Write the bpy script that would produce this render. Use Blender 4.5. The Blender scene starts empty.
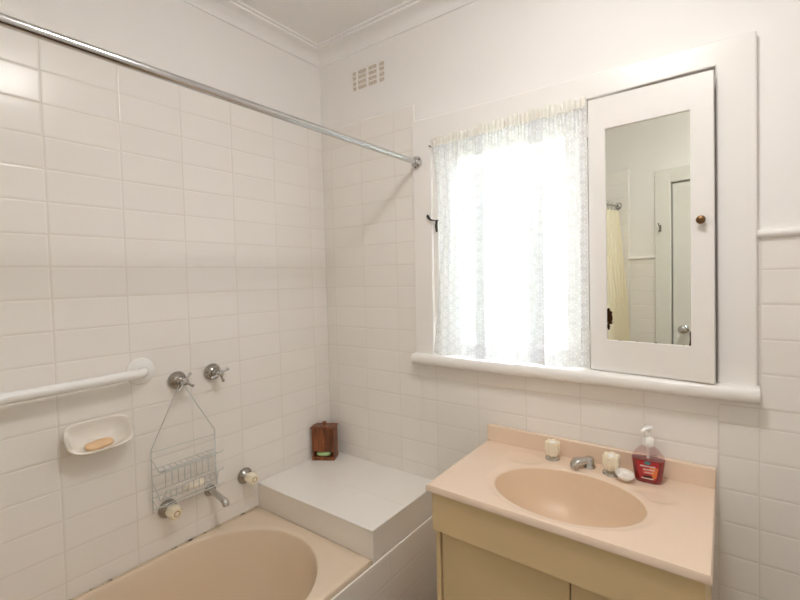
import bpy, bmesh, math, random
from math import sin, cos, pi, radians, sqrt, atan2
from mathutils import Vector, Matrix

S = bpy.context.scene
COL = S.collection
random.seed(7)
ZO = 1.53                      # heights below are measured from a tile joint 1.53 m above the floor
def Z(z): return z + ZO
def V3(x, y, z): return Vector((x, y, z + ZO))

# ------------------------------------------------------------------ camera
cd = bpy.data.cameras.new('camera'); cam = bpy.data.objects.new('camera', cd); COL.objects.link(cam)
cam.location = (1.7263, -1.5493, Z(-0.0574))
cam.rotation_euler = (1.5391, 0.0234, 0.6039)
cd.sensor_width = 36; cd.lens = 432.27 * 36 / 800
cd.shift_x = -0.0373; cd.shift_y = -0.01215
cd.clip_start = 0.01
S.camera = cam

# ------------------------------------------------------------------ world and exposure
w = bpy.data.worlds.new('sky'); S.world = w; w.use_nodes = True
bg = w.node_tree.nodes['Background']
bg.inputs[0].default_value = (0.86, 0.92, 1.0, 1); bg.inputs[1].default_value = 20.0
S.view_settings.view_transform = 'Standard'; S.view_settings.look = 'None'
S.view_settings.gamma = 1; S.view_settings.use_curve_mapping = False
S.view_settings.exposure = 1.15
S.cycles.max_bounces = 20; S.cycles.diffuse_bounces = 14; S.cycles.transparent_max_bounces = 24
LAMP_STRENGTH = 22.0
LAMP_COLOR = (1.0, 0.97, 0.945)

# ------------------------------------------------------------------ materials
def lin(c):
    return tuple(((v / 255) / 12.92 if v / 255 <= .04045 else ((v / 255 + .055) / 1.055) ** 2.4) for v in c)
def nodes(m): return m.node_tree.nodes, m.node_tree.links
def mat(name, rgb, rough=.5, metal=0, noise=.0, nscale=20, bump=0.0, bscale=60, **kw):
    m = bpy.data.materials.new(name); m.use_nodes = True
    n, l = nodes(m); b = n['Principled BSDF']
    c = lin(rgb)
    b.inputs['Base Color'].default_value = (*c, 1); b.inputs['Roughness'].default_value = rough
    b.inputs['Metallic'].default_value = metal
    for k, v in kw.items(): b.inputs[k.replace('_', ' ')].default_value = v
    tc = n.new('ShaderNodeTexCoord')
    if noise:
        t = n.new('ShaderNodeTexNoise'); t.inputs['Scale'].default_value = nscale; t.inputs['Detail'].default_value = 4
        l.new(tc.outputs['Object'], t.inputs['Vector'])
        r = n.new('ShaderNodeValToRGB')
        r.color_ramp.elements[0].position = .3; r.color_ramp.elements[1].position = .7
        r.color_ramp.elements[0].color = (*[v * (1 - noise) for v in c], 1)
        r.color_ramp.elements[1].color = (*[min(1, v * (1 + noise)) for v in c], 1)
        l.new(t.outputs['Fac'], r.inputs['Fac']); l.new(r.outputs['Color'], b.inputs['Base Color'])
    if bump:
        t = n.new('ShaderNodeTexNoise'); t.inputs['Scale'].default_value = bscale
        l.new(tc.outputs['Object'], t.inputs['Vector'])
        bp = n.new('ShaderNodeBump'); bp.inputs['Strength'].default_value = bump; bp.inputs['Distance'].default_value = .002
        l.new(t.outputs['Fac'], bp.inputs['Height']); l.new(bp.outputs['Normal'], b.inputs['Normal'])
    return m

def tile_mat(name, axis, w_, off, h_=0.1, zoff=ZO, rgb=(239, 236, 232), grout=(224, 219, 212)):
    """glazed wall tiles: joints on `axis` every w_ (phase off) and on z every h_"""
    m = bpy.data.materials.new(name); m.use_nodes = True
    n, l = nodes(m); b = n['Principled BSDF']
    tc = n.new('ShaderNodeTexCoord'); sp = n.new('ShaderNodeSeparateXYZ'); l.new(tc.outputs['Object'], sp.inputs[0])
    def M(op, a, bb=None, c=None):
        k = n.new('ShaderNodeMath'); k.operation = op
        for i, v in enumerate((a, bb, c)):
            if v is None: continue
            if isinstance(v, (int, float)): k.inputs[i].default_value = v
            else: l.new(v, k.inputs[i])
        return k.outputs[0]
    def dist(sock, period, o):
        q = M('DIVIDE', M('SUBTRACT', sock, o), period)
        fr = M('FRACT', q)
        return M('MULTIPLY', M('MINIMUM', fr, M('SUBTRACT', 1.0, fr)), period), M('FLOOR', q)
    dh, ih = dist(sp.outputs['XYZ'.index(axis)], w_, off)
    dv, iv = dist(sp.outputs[2], h_, zoff)
    d = M('MINIMUM', dh, dv)
    def mr(v, a, bb):
        k = n.new('ShaderNodeMapRange'); k.interpolation_type = 'SMOOTHSTEP'
        k.inputs['From Min'].default_value = a; k.inputs['From Max'].default_value = bb
        l.new(v, k.inputs['Value']); return k.outputs[0]
    mask = mr(d, .0006, .0020)          # 0 in the joint
    edge = mr(d, .0008, .0060)          # rounded tile edge
    cm = n.new('ShaderNodeCombineXYZ'); l.new(ih, cm.inputs[0]); l.new(iv, cm.inputs[1])
    wn = n.new('ShaderNodeTexWhiteNoise'); wn.noise_dimensions = '3D'; l.new(cm.outputs[0], wn.inputs['Vector'])
    hv = n.new('ShaderNodeHueSaturation'); hv.inputs['Color'].default_value = (*lin(rgb), 1)
    l.new(M('ADD', .985, M('MULTIPLY', wn.outputs['Value'], .03)), hv.inputs['Value'])
    mx = n.new('ShaderNodeMix'); mx.data_type = 'RGBA'
    mx.inputs['A'].default_value = (*lin(grout), 1); l.new(hv.outputs[0], mx.inputs['B']); l.new(mask, mx.inputs['Factor'])
    l.new(mx.outputs['Result'], b.inputs['Base Color'])
    l.new(M('SUBTRACT', .62, M('MULTIPLY', mask, .43)), b.inputs['Roughness']); b.inputs['Specular IOR Level'].default_value = .28
    tn = n.new('ShaderNodeTexNoise'); tn.inputs['Scale'].default_value = 9; l.new(tc.outputs['Object'], tn.inputs['Vector'])
    hgt = M('ADD', M('MULTIPLY', edge, .8), M('MULTIPLY', tn.outputs['Fac'], .35))
    # every tile leans a hair differently
    hgt = M('ADD', hgt, M('MULTIPLY', M('MULTIPLY', M('SUBTRACT', wn.outputs['Value'], .5), sp.outputs[2]), 1.0))
    bp = n.new('ShaderNodeBump'); bp.inputs['Strength'].default_value = .4; bp.inputs['Distance'].default_value = .002
    l.new(hgt, bp.inputs['Height']); l.new(bp.outputs['Normal'], b.inputs['Normal'])
    return m

TW = 0.2046
M_paint = mat('wall_paint', (240, 238, 236), .55, noise=.012, nscale=3, bump=.06, bscale=40)
M_ceil = mat('ceiling_paint', (241, 240, 239), .7, noise=.015, nscale=4)
M_gloss = mat('white_gloss_paint', (240, 238, 235), .28, noise=.01, nscale=6, bump=.05, bscale=25)
M_tileL = tile_mat('left_wall_tiles', 'Y', TW, -1.1143)
M_tileB = tile_mat('window_wall_tiles', 'X', TW, .6798)
M_tileB2 = tile_mat('window_wall_tiles_right', 'X', TW, 1.800, zoff=Z(-.516))
M_tileB3 = tile_mat('window_wall_tiles_dado', 'X', TW, 1.803, zoff=Z(-.0595))
M_tileF = tile_mat('door_wall_tiles', 'X', TW, .69)
M_tileR = tile_mat('right_wall_tiles', 'Y', TW, -.1)
M_tileA = tile_mat('bath_side_tiles', 'Y', TW * 2, -.29, zoff=Z(-1.068), rgb=(236, 231, 225))
M_ledge = mat('ledge_tile', (240, 238, 234), .22, noise=.012, nscale=5, bump=.04, bscale=12)
M_ledgefront = mat('ledge_front_tile', (236, 231, 224), .22, noise=.012, nscale=5)
M_grout = mat('grout', (196, 186, 172), .8)
M_bath = mat('bath_enamel', (227, 210, 188), .16, noise=.012, nscale=3)
M_vtop = mat('vanity_top_resin', (234, 212, 191), .22, noise=.012, nscale=8)
M_basin = mat('basin_resin', (221, 194, 165), .36, noise=.012, nscale=5)
M_cab = mat('vanity_laminate', (219, 195, 150), .4, noise=.02, nscale=6)
M_cabdark = mat('vanity_gap', (90, 70, 45), .8)
M_chrome = mat('chrome', (205, 205, 205), .12, 1, bump=.02, bscale=15)
M_chromeb = mat('brushed_chrome', (205, 204, 202), .25, 1)
M_pewter = mat('worn_chrome', (172, 168, 162), .22, 1, noise=.1, nscale=60)
M_cream = mat('cream_acrylic', (242, 233, 210), .2, Coat_Weight=.3)
M_ringmark = mat('tap_index_ring', (150, 110, 70), .4)
M_white = mat('white_plastic', (240, 240, 238), .3)
M_rail = mat('white_powder_coat', (240, 240, 238), .25)
M_cer = mat('white_ceramic', (238, 232, 224), .15, Coat_Weight=.5)
M_soapo = mat('orange_soap', (230, 194, 152), .45, noise=.05, nscale=50)
M_soapw = mat('ivory_soap', (243, 236, 222), .4)
M_soapg = mat('green_soap', (172, 200, 140), .4)
M_wire = mat('grey_coated_wire', (200, 203, 201), .35, .25)
M_brass = mat('aged_brass', (122, 94, 66), .4, 1, noise=.15, nscale=80)
M_wax = mat('yellow_vinyl', (243, 236, 212), .4, noise=.02, nscale=5)
M_floor = mat('floor_vinyl', (98, 76, 58), .4, noise=.08, nscale=12)
M_dark = mat('dark_screw_head', (60, 55, 50), .9)  # dark metal colour of the rod flange screws
M_vent = mat('vent_inner', (208, 196, 183), .8, noise=.2, nscale=160)
M_door = mat('door_paint', (230, 230, 224), .3, noise=.01)
M_grass = mat('lawn_grass', (84, 92, 60), .9, noise=.25, nscale=4)

def wood_mat():
    m = bpy.data.materials.new('stained_timber'); m.use_nodes = True
    n, l = nodes(m); b = n['Principled BSDF']; b.inputs['Roughness'].default_value = .35
    tc = n.new('ShaderNodeTexCoord'); mp = n.new('ShaderNodeMapping'); mp.inputs['Scale'].default_value = (60, 60, 7)
    l.new(tc.outputs['Object'], mp.inputs[0])
    t = n.new('ShaderNodeTexNoise'); t.inputs['Scale'].default_value = 1.0; t.inputs['Detail'].default_value = 5; t.inputs['Distortion'].default_value = .8
    l.new(mp.outputs[0], t.inputs['Vector'])
    r = n.new('ShaderNodeValToRGB'); e = r.color_ramp.elements
    e[0].position = .32; e[0].color = (*lin((74, 38, 20)), 1); e[1].position = .7; e[1].color = (*lin((160, 94, 55)), 1)
    l.new(t.outputs['Fac'], r.inputs[0]); l.new(r.outputs[0], b.inputs['Base Color'])
    return m
M_wood = wood_mat()

def glass_mat(name, tint=(1, 1, 1), ior=1.45):
    m = bpy.data.materials.new(name); m.use_nodes = True
    n, l = nodes(m); n.remove(n['Principled BSDF']); out = n['Material Output']
    tr = n.new('ShaderNodeBsdfTransparent'); tr.inputs[0].default_value = (*tint, 1)
    gl = n.new('ShaderNodeBsdfGlossy'); gl.inputs['Roughness'].default_value = .02
    fr = n.new('ShaderNodeFresnel'); fr.inputs[0].default_value = ior
    mx = n.new('ShaderNodeMixShader'); l.new(fr.outputs[0], mx.inputs[0]); l.new(tr.outputs[0], mx.inputs[1]); l.new(gl.outputs[0], mx.inputs[2])
    l.new(mx.outputs[0], out.inputs[0]); return m
M_glass = glass_mat('window_glass', (.97, .98, .99))
def film_mat(name, tint):
    m = bpy.data.materials.new(name); m.use_nodes = True
    n, l = nodes(m); n.remove(n['Principled BSDF'])
    tr = n.new('ShaderNodeBsdfTransparent'); tr.inputs[0].default_value = (*tint, 1)
    gl = n.new('ShaderNodeBsdfGlossy'); gl.inputs['Roughness'].default_value = .12
    mx = n.new('ShaderNodeMixShader'); mx.inputs[0].default_value = .09; l.new(tr.outputs[0], mx.inputs[1]); l.new(gl.outputs[0], mx.inputs[2])
    l.new(mx.outputs[0], n['Material Output'].inputs[0]); return m
M_bottle = film_mat('clear_plastic', (.96, .87, .87))

def liquid_mat():
    m = mat('red_liquid_soap', (128, 14, 22), .08, Coat_Weight=1.0, Coat_Roughness=.05)
    return m
M_red = liquid_mat()

def lace_mat(name, dense, col=(248, 249, 250), pattern=True):
    m = bpy.data.materials.new(name); m.use_nodes = True
    n, l = nodes(m); n.remove(n['Principled BSDF']); out = n['Material Output']
    tr = n.new('ShaderNodeBsdfTransparent')
    df = n.new('ShaderNodeBsdfDiffuse'); df.inputs[0].default_value = (*[v * .93 for v in lin(col)], 1)
    tl = n.new('ShaderNodeBsdfTranslucent'); tl.inputs[0].default_value = (.78, .84, .93, 1)
    a = n.new('ShaderNodeMixShader'); a.inputs[0].default_value = LACE_TRANSL
    l.new(df.outputs[0], a.inputs[1]); l.new(tl.outputs[0], a.inputs[2])
    mx = n.new('ShaderNodeMixShader'); l.new(tr.outputs[0], mx.inputs[1]); l.new(a.outputs[0], mx.inputs[2])
    l.new(mx.outputs[0], out.inputs[0])
    if not pattern:
        mx.inputs[0].default_value = dense; return m
    uv = n.new('ShaderNodeUVMap')
    def M(op, x, y=None):
        k = n.new('ShaderNodeMath'); k.operation = op
        for i, v in enumerate((x, y)):
            if v is None: continue
            if isinstance(v, (int, float)): k.inputs[i].default_value = v
            else: l.new(v, k.inputs[i])
        return k.outputs[0]
    # flower sprigs repeat every 36 mm across and 42 mm down, each a ring of petals
    sp = n.new('ShaderNodeSeparateXYZ'); l.new(uv.outputs[0], sp.inputs[0])
    cu = M('SUBTRACT', M('FRACT', M('DIVIDE', sp.outputs[0], .036)), .5)
    row = M('FLOOR', M('DIVIDE', sp.outputs[0], .036))
    cv = M('SUBTRACT', M('FRACT', M('ADD', M('DIVIDE', sp.outputs[1], .042), M('MULTIPLY', row, .5))), .5)
    rr = M('SQRT', M('ADD', M('MULTIPLY', cu, cu), M('MULTIPLY', cv, cv)))
    th = M('ARCTAN2', cv, cu)
    pet = M('ADD', .22, M('MULTIPLY', M('COSINE', M('MULTIPLY', th, 6.0)), .13))
    dd = M('ABSOLUTE', M('SUBTRACT', rr, pet))
    k = n.new('ShaderNodeMapRange'); k.inputs['From Min'].default_value = .04; k.inputs['From Max'].default_value = .11
    k.inputs['To Min'].default_value = min(1, dense + .20); k.inputs['To Max'].default_value = dense
    l.new(dd, k.inputs['Value']); l.new(k.outputs[0], mx.inputs[0])
    return m
LACE_TRANSL = .09
M_lace = lace_mat('lace', .68)
M_lacetop = lace_mat('lace_heading', .9, (250, 247, 238), False)

# ------------------------------------------------------------------ mesh helpers
def bm_new(): return bmesh.new()
def obj(name, bm, material, parent=None, smooth=True, bevel=0, seg=2, sub=0, angle=40):
    bmesh.ops.recalc_face_normals(bm, faces=bm.faces)
    me = bpy.data.meshes.new(name); bm.to_mesh(me); bm.free()
    mats = material if isinstance(material, (list, tuple)) else [material]
    for mm in mats: me.materials.append(mm)
    o = bpy.data.objects.new(name, me); COL.objects.link(o)
    if parent is not None: o.parent = parent
    if smooth:
        for p in me.polygons: p.use_smooth = True
        if hasattr(me, 'set_sharp_from_angle'): me.set_sharp_from_angle(angle=radians(angle))
    if bevel:
        md = o.modifiers.new('bevel', 'BEVEL'); md.width = bevel; md.segments = seg; md.limit_method = 'ANGLE'; md.angle_limit = radians(35)
        md.harden_normals = False
    if sub:
        md = o.modifiers.new('sub', 'SUBSURF'); md.levels = sub; md.render_levels = sub
    return o
def box(bm, x0, x1, y0, y1, z0, z1, mi=0):
    vs = [bm.verts.new((x, y, z)) for x in (x0, x1) for y in (y0, y1) for z in (z0, z1)]
    for f in ((0, 1, 3, 2), (4, 6, 7, 5), (0, 4, 5, 1), (2, 3, 7, 6), (0, 2, 6, 4), (1, 5, 7, 3)):
        bm.faces.new([vs[i] for i in f]).material_index = mi
    return vs
def prism(bm, poly, z0, z1, mi=0):
    a = [bm.verts.new((x, y, z0)) for x, y in poly]; b = [bm.verts.new((x, y, z1)) for x, y in poly]
    bm.faces.new(a[::-1]).material_index = mi; bm.faces.new(b).material_index = mi
    for i in range(len(poly)):
        j = (i + 1) % len(poly); bm.faces.new((a[i], a[j], b[j], b[i])).material_index = mi
def extrude_profile(bm, prof, p0, p1, up=(0, 0, 1), out=None, mi=0):
    """profile points (out, up) swept from p0 to p1"""
    p0 = Vector(p0); p1 = Vector(p1); out = Vector(out); up = Vector(up)
    a = [bm.verts.new(p0 + out * u + up * v) for u, v in prof]; b = [bm.verts.new(p1 + out * u + up * v) for u, v in prof]
    n = len(prof)
    for i in range(n):
        j = (i + 1) % n; bm.faces.new((a[i], a[j], b[j], b[i])).material_index = mi
    bm.faces.new(a[::-1]); bm.faces.new(b)
def frame_of(d):
    d = d.normalized(); h = Vector((0, 0, 1)) if abs(d.z) < .9 else Vector((1, 0, 0))
    u = d.cross(h).normalized(); return u, d.cross(u).normalized()
def tube(bm, pts, r, n=10, caps=True, mi=0, closed=False):
    pts = [Vector(p) for p in pts]; rs = r if isinstance(r, (list, tuple)) else [r] * len(pts)
    rings = []; u = None; N = len(pts)
    for i, p in enumerate(pts):
        a = pts[i - 1] if (i > 0 or closed) else p; b = pts[(i + 1) % N] if (i < N - 1 or closed) else p
        d = (b - a).normalized()
        if u is None: u, v = frame_of(d)
        else:
            u = (u - d * u.dot(d)).normalized(); v = d.cross(u).normalized()
        rings.append([bm.verts.new(p + (u * cos(t) + v * sin(t)) * rs[i]) for t in [2 * pi * k / n for k in range(n)]])
    for i in range(N - 1 + (1 if closed else 0)):
        A, B = rings[i], rings[(i + 1) % N]
        for k in range(n): bm.faces.new((A[k], A[(k + 1) % n], B[(k + 1) % n], B[k])).material_index = mi
    if caps and not closed:
        bm.faces.new(rings[0][::-1]).material_index = mi; bm.faces.new(rings[-1]).material_index = mi
def lathe(bm, prof, origin, axis=(0, 0, 1), n=32, mi=0, shape=None):
    """prof = (radius, distance along axis); shape(theta) scales the radius"""
    o = Vector(origin); d = Vector(axis).normalized(); u, v = frame_of(d)
    rings = []
    for r, h in prof:
        if r < 1e-6: rings.append([bm.verts.new(o + d * h)])
        else:
            rings.append([bm.verts.new(o + d * h + (u * cos(t) + v * sin(t)) * r * (shape(t, h) if shape else 1)) for t in [2 * pi * k / n for k in range(n)]])
    for A, B in zip(rings, rings[1:]):
        for k in range(n):
            j = (k + 1) % n
            if len(A) == 1 and len(B) == 1: continue
            if len(A) == 1: f = bm.faces.new((A[0], B[j], B[k]))
            elif len(B) == 1: f = bm.faces.new((A[k], A[j], B[0]))
            else: f = bm.faces.new((A[k], A[j], B[j], B[k]))
            f.material_index = mi
    if len(rings[0]) > 1: bm.faces.new(rings[0][::-1]).material_index = mi
    if len(rings[-1]) > 1: bm.faces.new(rings[-1]).material_index = mi
def rings_mesh(bm, rings, cap_last=True, cap_first=False, mi=0):
    R = [[bm.verts.new(p) for p in r] for r in rings]; n = len(R[0])
    for A, B in zip(R, R[1:]):
        for k in range(n):
            j = (k + 1) % n; bm.faces.new((A[k], A[j], B[j], B[k])).material_index = mi
    if cap_last: bm.faces.new(R[-1]).material_index = mi
    if cap_first: bm.faces.new(R[0][::-1]).material_index = mi
    return R
def ellipsoid(bm, c, rx, ry, rz, rot=None, n=24, m=12, e=1.0, mi=0):
    prof = []
    rings = []
    for i in range(1, m):
        ph = -pi / 2 + pi * i / m
        ring = []
        for k in range(n):
            t = 2 * pi * k / n
            sgn = lambda q: (abs(q) ** e) * (1 if q >= 0 else -1)
            p = Vector((rx * sgn(cos(ph)) * sgn(cos(t)), ry * sgn(cos(ph)) * sgn(sin(t)), rz * sgn(sin(ph))))
            if rot is not None: p = rot @ p
            ring.append(p + Vector(c))
        rings.append(ring)
    rings_mesh(bm, rings, True, True, mi)
def empty(name, loc=(0, 0, 0)):
    o = bpy.data.objects.new(name, None); o.location = loc; o.empty_display_size = .05; COL.objects.link(o); return o
def tag(o, label, cat, group=None):
    o['label'] = label; o['category'] = cat
    if group: o['group'] = group
    return o
def struct(o):
    o['kind'] = 'structure'; return o
def thing(name, label, cat, loc=(0, 0, 0), group=None):
    return tag(empty(name, loc), label, cat, group)
def part(name, bm, m, parent, **k):
    """a part modelled in world coordinates under a thing whose Empty stands at its base"""
    top = parent; off = Vector((0, 0, 0))
    while top is not None: off += top.location; top = top.parent
    for v in bm.verts: v.co -= off
    return obj(name, bm, m, parent, **k)
def copy_tree(o, parent=None):
    c = o.copy(); COL.objects.link(c)
    if parent is not None: c.parent = parent
    for ch in [x for x in COL.objects if x.parent == o]: copy_tree(ch, c)
    return c

# ------------------------------------------------------------------ the room
RX, RY, CZ = 2.45, -1.85, 1.09          # right wall, door wall, ceiling
PT = .006                               # painted plaster lies this far behind the tile face
bm = bm_new(); box(bm, -.3, RX + .3, RY - .3, .3, -.12, 0); struct(obj('floor', bm, M_floor))
bm = bm_new(); box(bm, -.3, RX + .3, RY - .3, .3, Z(CZ), Z(CZ) + .12); struct(obj('ceiling', bm, M_ceil))
bm = bm_new(); box(bm, -.25, -PT, RY - .25, .25, 0, Z(CZ)); wl = struct(obj('wall_left', bm, M_paint))
bm = bm_new(); box(bm, -.03, 0, RY, .01, 0, Z(.70)); struct(obj('tile_panel', bm, M_tileL, wl, bevel=.004))
bm = bm_new()
WT = .16
OX0, OX1, OZ0, OZ1 = .687, 1.693, -.40, .530
box(bm, -PT, OX0, PT, WT, 0, Z(CZ)); box(bm, OX1, RX + PT, PT, WT, 0, Z(CZ))
box(bm, OX0, OX1, PT, WT, 0, Z(OZ0)); box(bm, OX0, OX1, PT, WT, Z(OZ1), Z(CZ))
wb = struct(obj('wall_back', bm, M_paint))
bm = bm_new(); box(bm, 0, .592, 0, .03, 0, Z(.70)); struct(obj('tile_panel', bm, M_tileB, wb, bevel=.004))
bm = bm_new(); box(bm, .592, 1.703, 0, .03, 0, Z(-.405)); struct(obj('tile_panel', bm, M_tileB, wb))
bm = bm_new(); box(bm, 1.7035, RX, 0, .03, 0, Z(-.4615)); struct(obj('tile_panel', bm, M_tileB2, wb))
bm = bm_new(); box(bm, 1.7035, RX, 0, .03, Z(-.461), Z(.035)); struct(obj('tile_panel', bm, M_tileB3, wb))
bm = bm_new(); box(bm, RX + PT, RX + .25, RY - .25, .25, 0, Z(CZ)); wr = struct(obj('wall_right', bm, M_paint))
bm = bm_new(); box(bm, RX, RX + .03, RY, 0, 0, Z(.035)); struct(obj('tile_panel', bm, M_tileR, wr))
DX0, DX1, DZ = .981, 1.745, .55
bm = bm_new()
box(bm, -.1, DX0, RY - .2, RY - PT, 0, Z(CZ)); box(bm, DX1, RX + .1, RY - .2, RY - PT, 0, Z(CZ)); box(bm, DX0, DX1, RY - .2, RY - PT, Z(DZ), Z(CZ)); box(bm, DX0, DX1, RY - .2, RY - .06, 0, Z(DZ))  # last box is an added filler behind the door leaf, blocking sky light
wf = struct(obj('wall_front', bm, M_paint))
bm = bm_new(); box(bm, 0, .694, RY - .03, RY, 0, Z(.70)); struct(obj('tile_panel', bm, M_tileF, wf, bevel=.005))
bm = bm_new(); box(bm, .694, .878, RY - .03, RY, 0, Z(.035)); box(bm, DX1 + .1, RX, RY - .03, RY, 0, Z(.035)); struct(obj('tile_panel', bm, M_tileF, wf))

# dado caps (rounded tile strip)
def cap_prof():
    pr = [(-.01, -.012), (.002, -.012)]
    for i in range(9):
        t = -pi / 2 + pi * i / 8; pr.append((.004 + .010 * cos(t), .0 + .0115 * sin(t)))
    return pr + [(-.01, .0115)]
bm = bm_new()
extrude_profile(bm, cap_prof(), (1.79, 0, Z(.042)), (RX, 0, Z(.042)), out=(0, -1, 0)); struct(obj('trim_1', bm, M_gloss))
bm = bm_new()
extrude_profile(bm, cap_prof(), (.694, RY, Z(.042)), (.878, RY, Z(.042)), out=(0, 1, 0))
extrude_profile(bm, cap_prof(), (DX1 + .1, RY, Z(.042)), (RX, RY, Z(.042)), out=(0, 1, 0)); struct(obj('trim_2', bm, M_gloss))
bm = bm_new(); extrude_profile(bm, cap_prof(), (RX, RY, Z(.042)), (RX, 0, Z(.042)), out=(-1, 0, 0)); struct(obj('trim_3', bm, M_gloss))

# cornice: a lower quirk, a cove and a double bead at the ceiling, mitred round the room
def cornice():
    H = CZ - 1.028; W = .086
    pr = [(0, -H), (.006, -H), (.006, -H + .006)]
    for i in range(9):
        t = pi / 2 * i / 8
        pr.append((.006 + (W - .028) * (1 - cos(t)), -H + .006 + (H - .024) * sin(t)))
    pr += [(W - .022, -.018), (W - .013, -.018), (W - .013, -.009), (W, -.009), (W, 0)]
    bm = bm_new(); rings = []
    cx0, cx1, cy0, cy1 = -PT, RX + PT, RY - PT, PT
    for d, h in pr:
        rings.append([Vector((cx0 + d, cy0 + d, Z(CZ) + h)), Vector((cx1 - d, cy0 + d, Z(CZ) + h)), Vector((cx1 - d, cy1 - d, Z(CZ) + h)), Vector((cx0 + d, cy1 - d, Z(CZ) + h))])
    rings_mesh(bm, rings, False, False)
    return struct(obj('trim_4', bm, M_ceil, angle=25))
cornice()

# ------------------------------------------------------------------ window with its joinery
win = struct(empty('window_1', (1.0, 0, Z(-.40))))
def wpart(name, bm, m, **k): return struct(part(name, bm, m, win, **k))
AY = -.018
bm = bm_new()
pa = [(.586, -.41), (.592, .617), (1.792, .607), (1.795, -.41)]           # outer outline
pi_ = [(.682, -.395), (.687, .520), (1.696, .537), (1.699, -.395)]
def wall_poly(bm, pts, y0, y1, mi=0):
    a = [bm.verts.new((x, y0, Z(z))) for x, z in pts]; b = [bm.verts.new((x, y1, Z(z))) for x, z in pts]
    bm.faces.new(a).material_index = mi; bm.faces.new(b[::-1]).material_index = mi
    for i in range(len(pts)):
        j = (i + 1) % len(pts); bm.faces.new((a[i], b[i], b[j], a[j])).material_index = mi
ring_a = pa + pi_[::-1]                                                  # one painted-over casing, open at the sill
fa_ = [[bm.verts.new((x, y, Z(z))) for x, z in ring_a] for y in (AY, .004)]
for L_, fl in ((fa_[0], 1), (fa_[1], -1)):
    for q in ((0, 1, 6, 7), (1, 2, 5, 6), (2, 3, 4, 5)): bm.faces.new([L_[i] for i in q][::fl])
for i in range(8):
    j = (i + 1) % 8; bm.faces.new((fa_[0][i], fa_[1][i], fa_[1][j], fa_[0][j]))
wpart('architrave', bm, M_gloss, bevel=.005, seg=3)
# sill with a round nose
pr = [(-.10, -.024), (.046, -.024)]
for i in range(11):
    t = -pi / 2 + pi * i / 10; pr.append((.040 + .016 * cos(t), -.002 + .0225 * sin(t)))
pr += [(-.10, .020)]
bm = bm_new(); extrude_profile(bm, pr, (.585, 0, Z(-.413)), (1.799, 0, Z(-.413)), out=(0, -1, 0)); wpart('sill', bm, M_gloss, bevel=.007, seg=3)
# jambs, head and the mullion between sash and cabinet
bm = bm_new(); box(bm, .680, .712, -.006, .125, Z(-.394), Z(.530)); box(bm, .712, 1.308, .02, .125, Z(.498), Z(.530)); box(bm, .712, 1.308, .05, .125, Z(-.394), Z(-.375))
wpart('window_frame', bm, M_gloss, bevel=.003)
bm = bm_new(); box(bm, 1.306, 1.331, -.012, .125, Z(-.394), Z(.533)); wpart('mullion', bm, M_gloss, bevel=.002)
# casement sash and pane
bm = bm_new()
gx0, gx1, gz0, gz1 = .784, 1.234, -.341, .448
box(bm, .714, gx0, .045, .085, Z(-.374), Z(.497)); box(bm, gx1, 1.305, .045, .085, Z(-.374), Z(.497))
box(bm, gx0, gx1, .045, .085, Z(-.374), Z(gz0)); box(bm, gx0, gx1, .045, .085, Z(gz1), Z(.497))
sash = wpart('sash', bm, M_gloss, bevel=.004)
bm = bm_new(); box(bm, gx0 - .005, gx1 + .005, .062, .066, Z(gz0 - .005), Z(gz1 + .005))
g = struct(part('window_pane', bm, M_glass, sash, smooth=False))
# casement catch on the jamb and the fastener
bm = bm_new()
tube(bm, [V3(.667, -.020, .205), V3(.672, -.026, .198), V3(.686, -.028, .183), V3(.700, -.020, .180), V3(.735, .0, .178)], [.004, .006, .0045, .0025, .002], 8)
M_iron = mat('dark_metal', (70, 66, 62), .4, 1)
wpart('casement_fastener', bm, M_iron)
bm = bm_new(); box(bm, .7005, .708, -.012, -.004, Z(.132), Z(.178)); tube(bm, [V3(.704, -.012, .168), V3(.704, -.016, .160), V3(.704, -.016, .150), V3(.704, -.012, .142)], .003, 8)
wpart('casement_catch', bm, M_iron, bevel=.001)

# ------------------------------------------------------------------ the garden outside
bm = bm_new(); box(bm, -25, 27, .6, 45, -.9, -.6); gr = struct(obj('lawn', bm, M_grass))

hd_ = random.Random(5)  # hedge added as a backdrop, cutting the sky brightness seen through the lace
bm = bm_new(); rows = []
NX, NZ = 130, 44
ph = [(hd_.uniform(1, 9), hd_.uniform(1, 9), hd_.uniform(0, 6.3)) for _ in range(14)]
def bump_(x, z): return sum(sin(a * x + b * z + c) / (1 + .3 * i) for i, (a, b, c) in enumerate(ph)) * .07 + hd_.uniform(-.05, .05)
for j in range(NZ + 1):
    row = []
    for i in range(NX + 1):
        x = -9 + 19 * i / NX; z = -.6 + 4.7 * min(1, j / (NZ - 8)); dep = 0 if j <= NZ - 8 else .3 * (j - NZ + 8)
        row.append(bm.verts.new((x + hd_.uniform(-.03, .03), 7.0 + dep + .5 * (max(0, z - 3.4) ** 2) + bump_(x, z), z + (bump_(x * 1.3, 2) if j > NZ - 12 else 0))))
    rows.append(row)
for A, B in zip(rows, rows[1:]):
    for k in range(NX): bm.faces.new((A[k], A[k + 1], B[k + 1], B[k]))
bk = [bm.verts.new((x, 10.5, z)) for x in (-9, 10) for z in (-.6, 4.0)]
bm.faces.new((rows[0][0], *[r[0] for r in rows[1:]], bk[1], bk[0])); bm.faces.new((rows[0][-1], *[r[-1] for r in rows[1:]], bk[3], bk[2])); bm.faces.new((bk[0], bk[1], bk[3], bk[2])); bm.faces.new((*rows[-1], bk[3], bk[1]))
hg = obj('hedge', bm, mat('hedge_leaves', (136, 138, 124), .8, noise=.35, nscale=9), smooth=False)
tag(hg, 'tall pale green hedge added outside the window to dim the sky behind the lace curtain', 'hedge')

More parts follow.
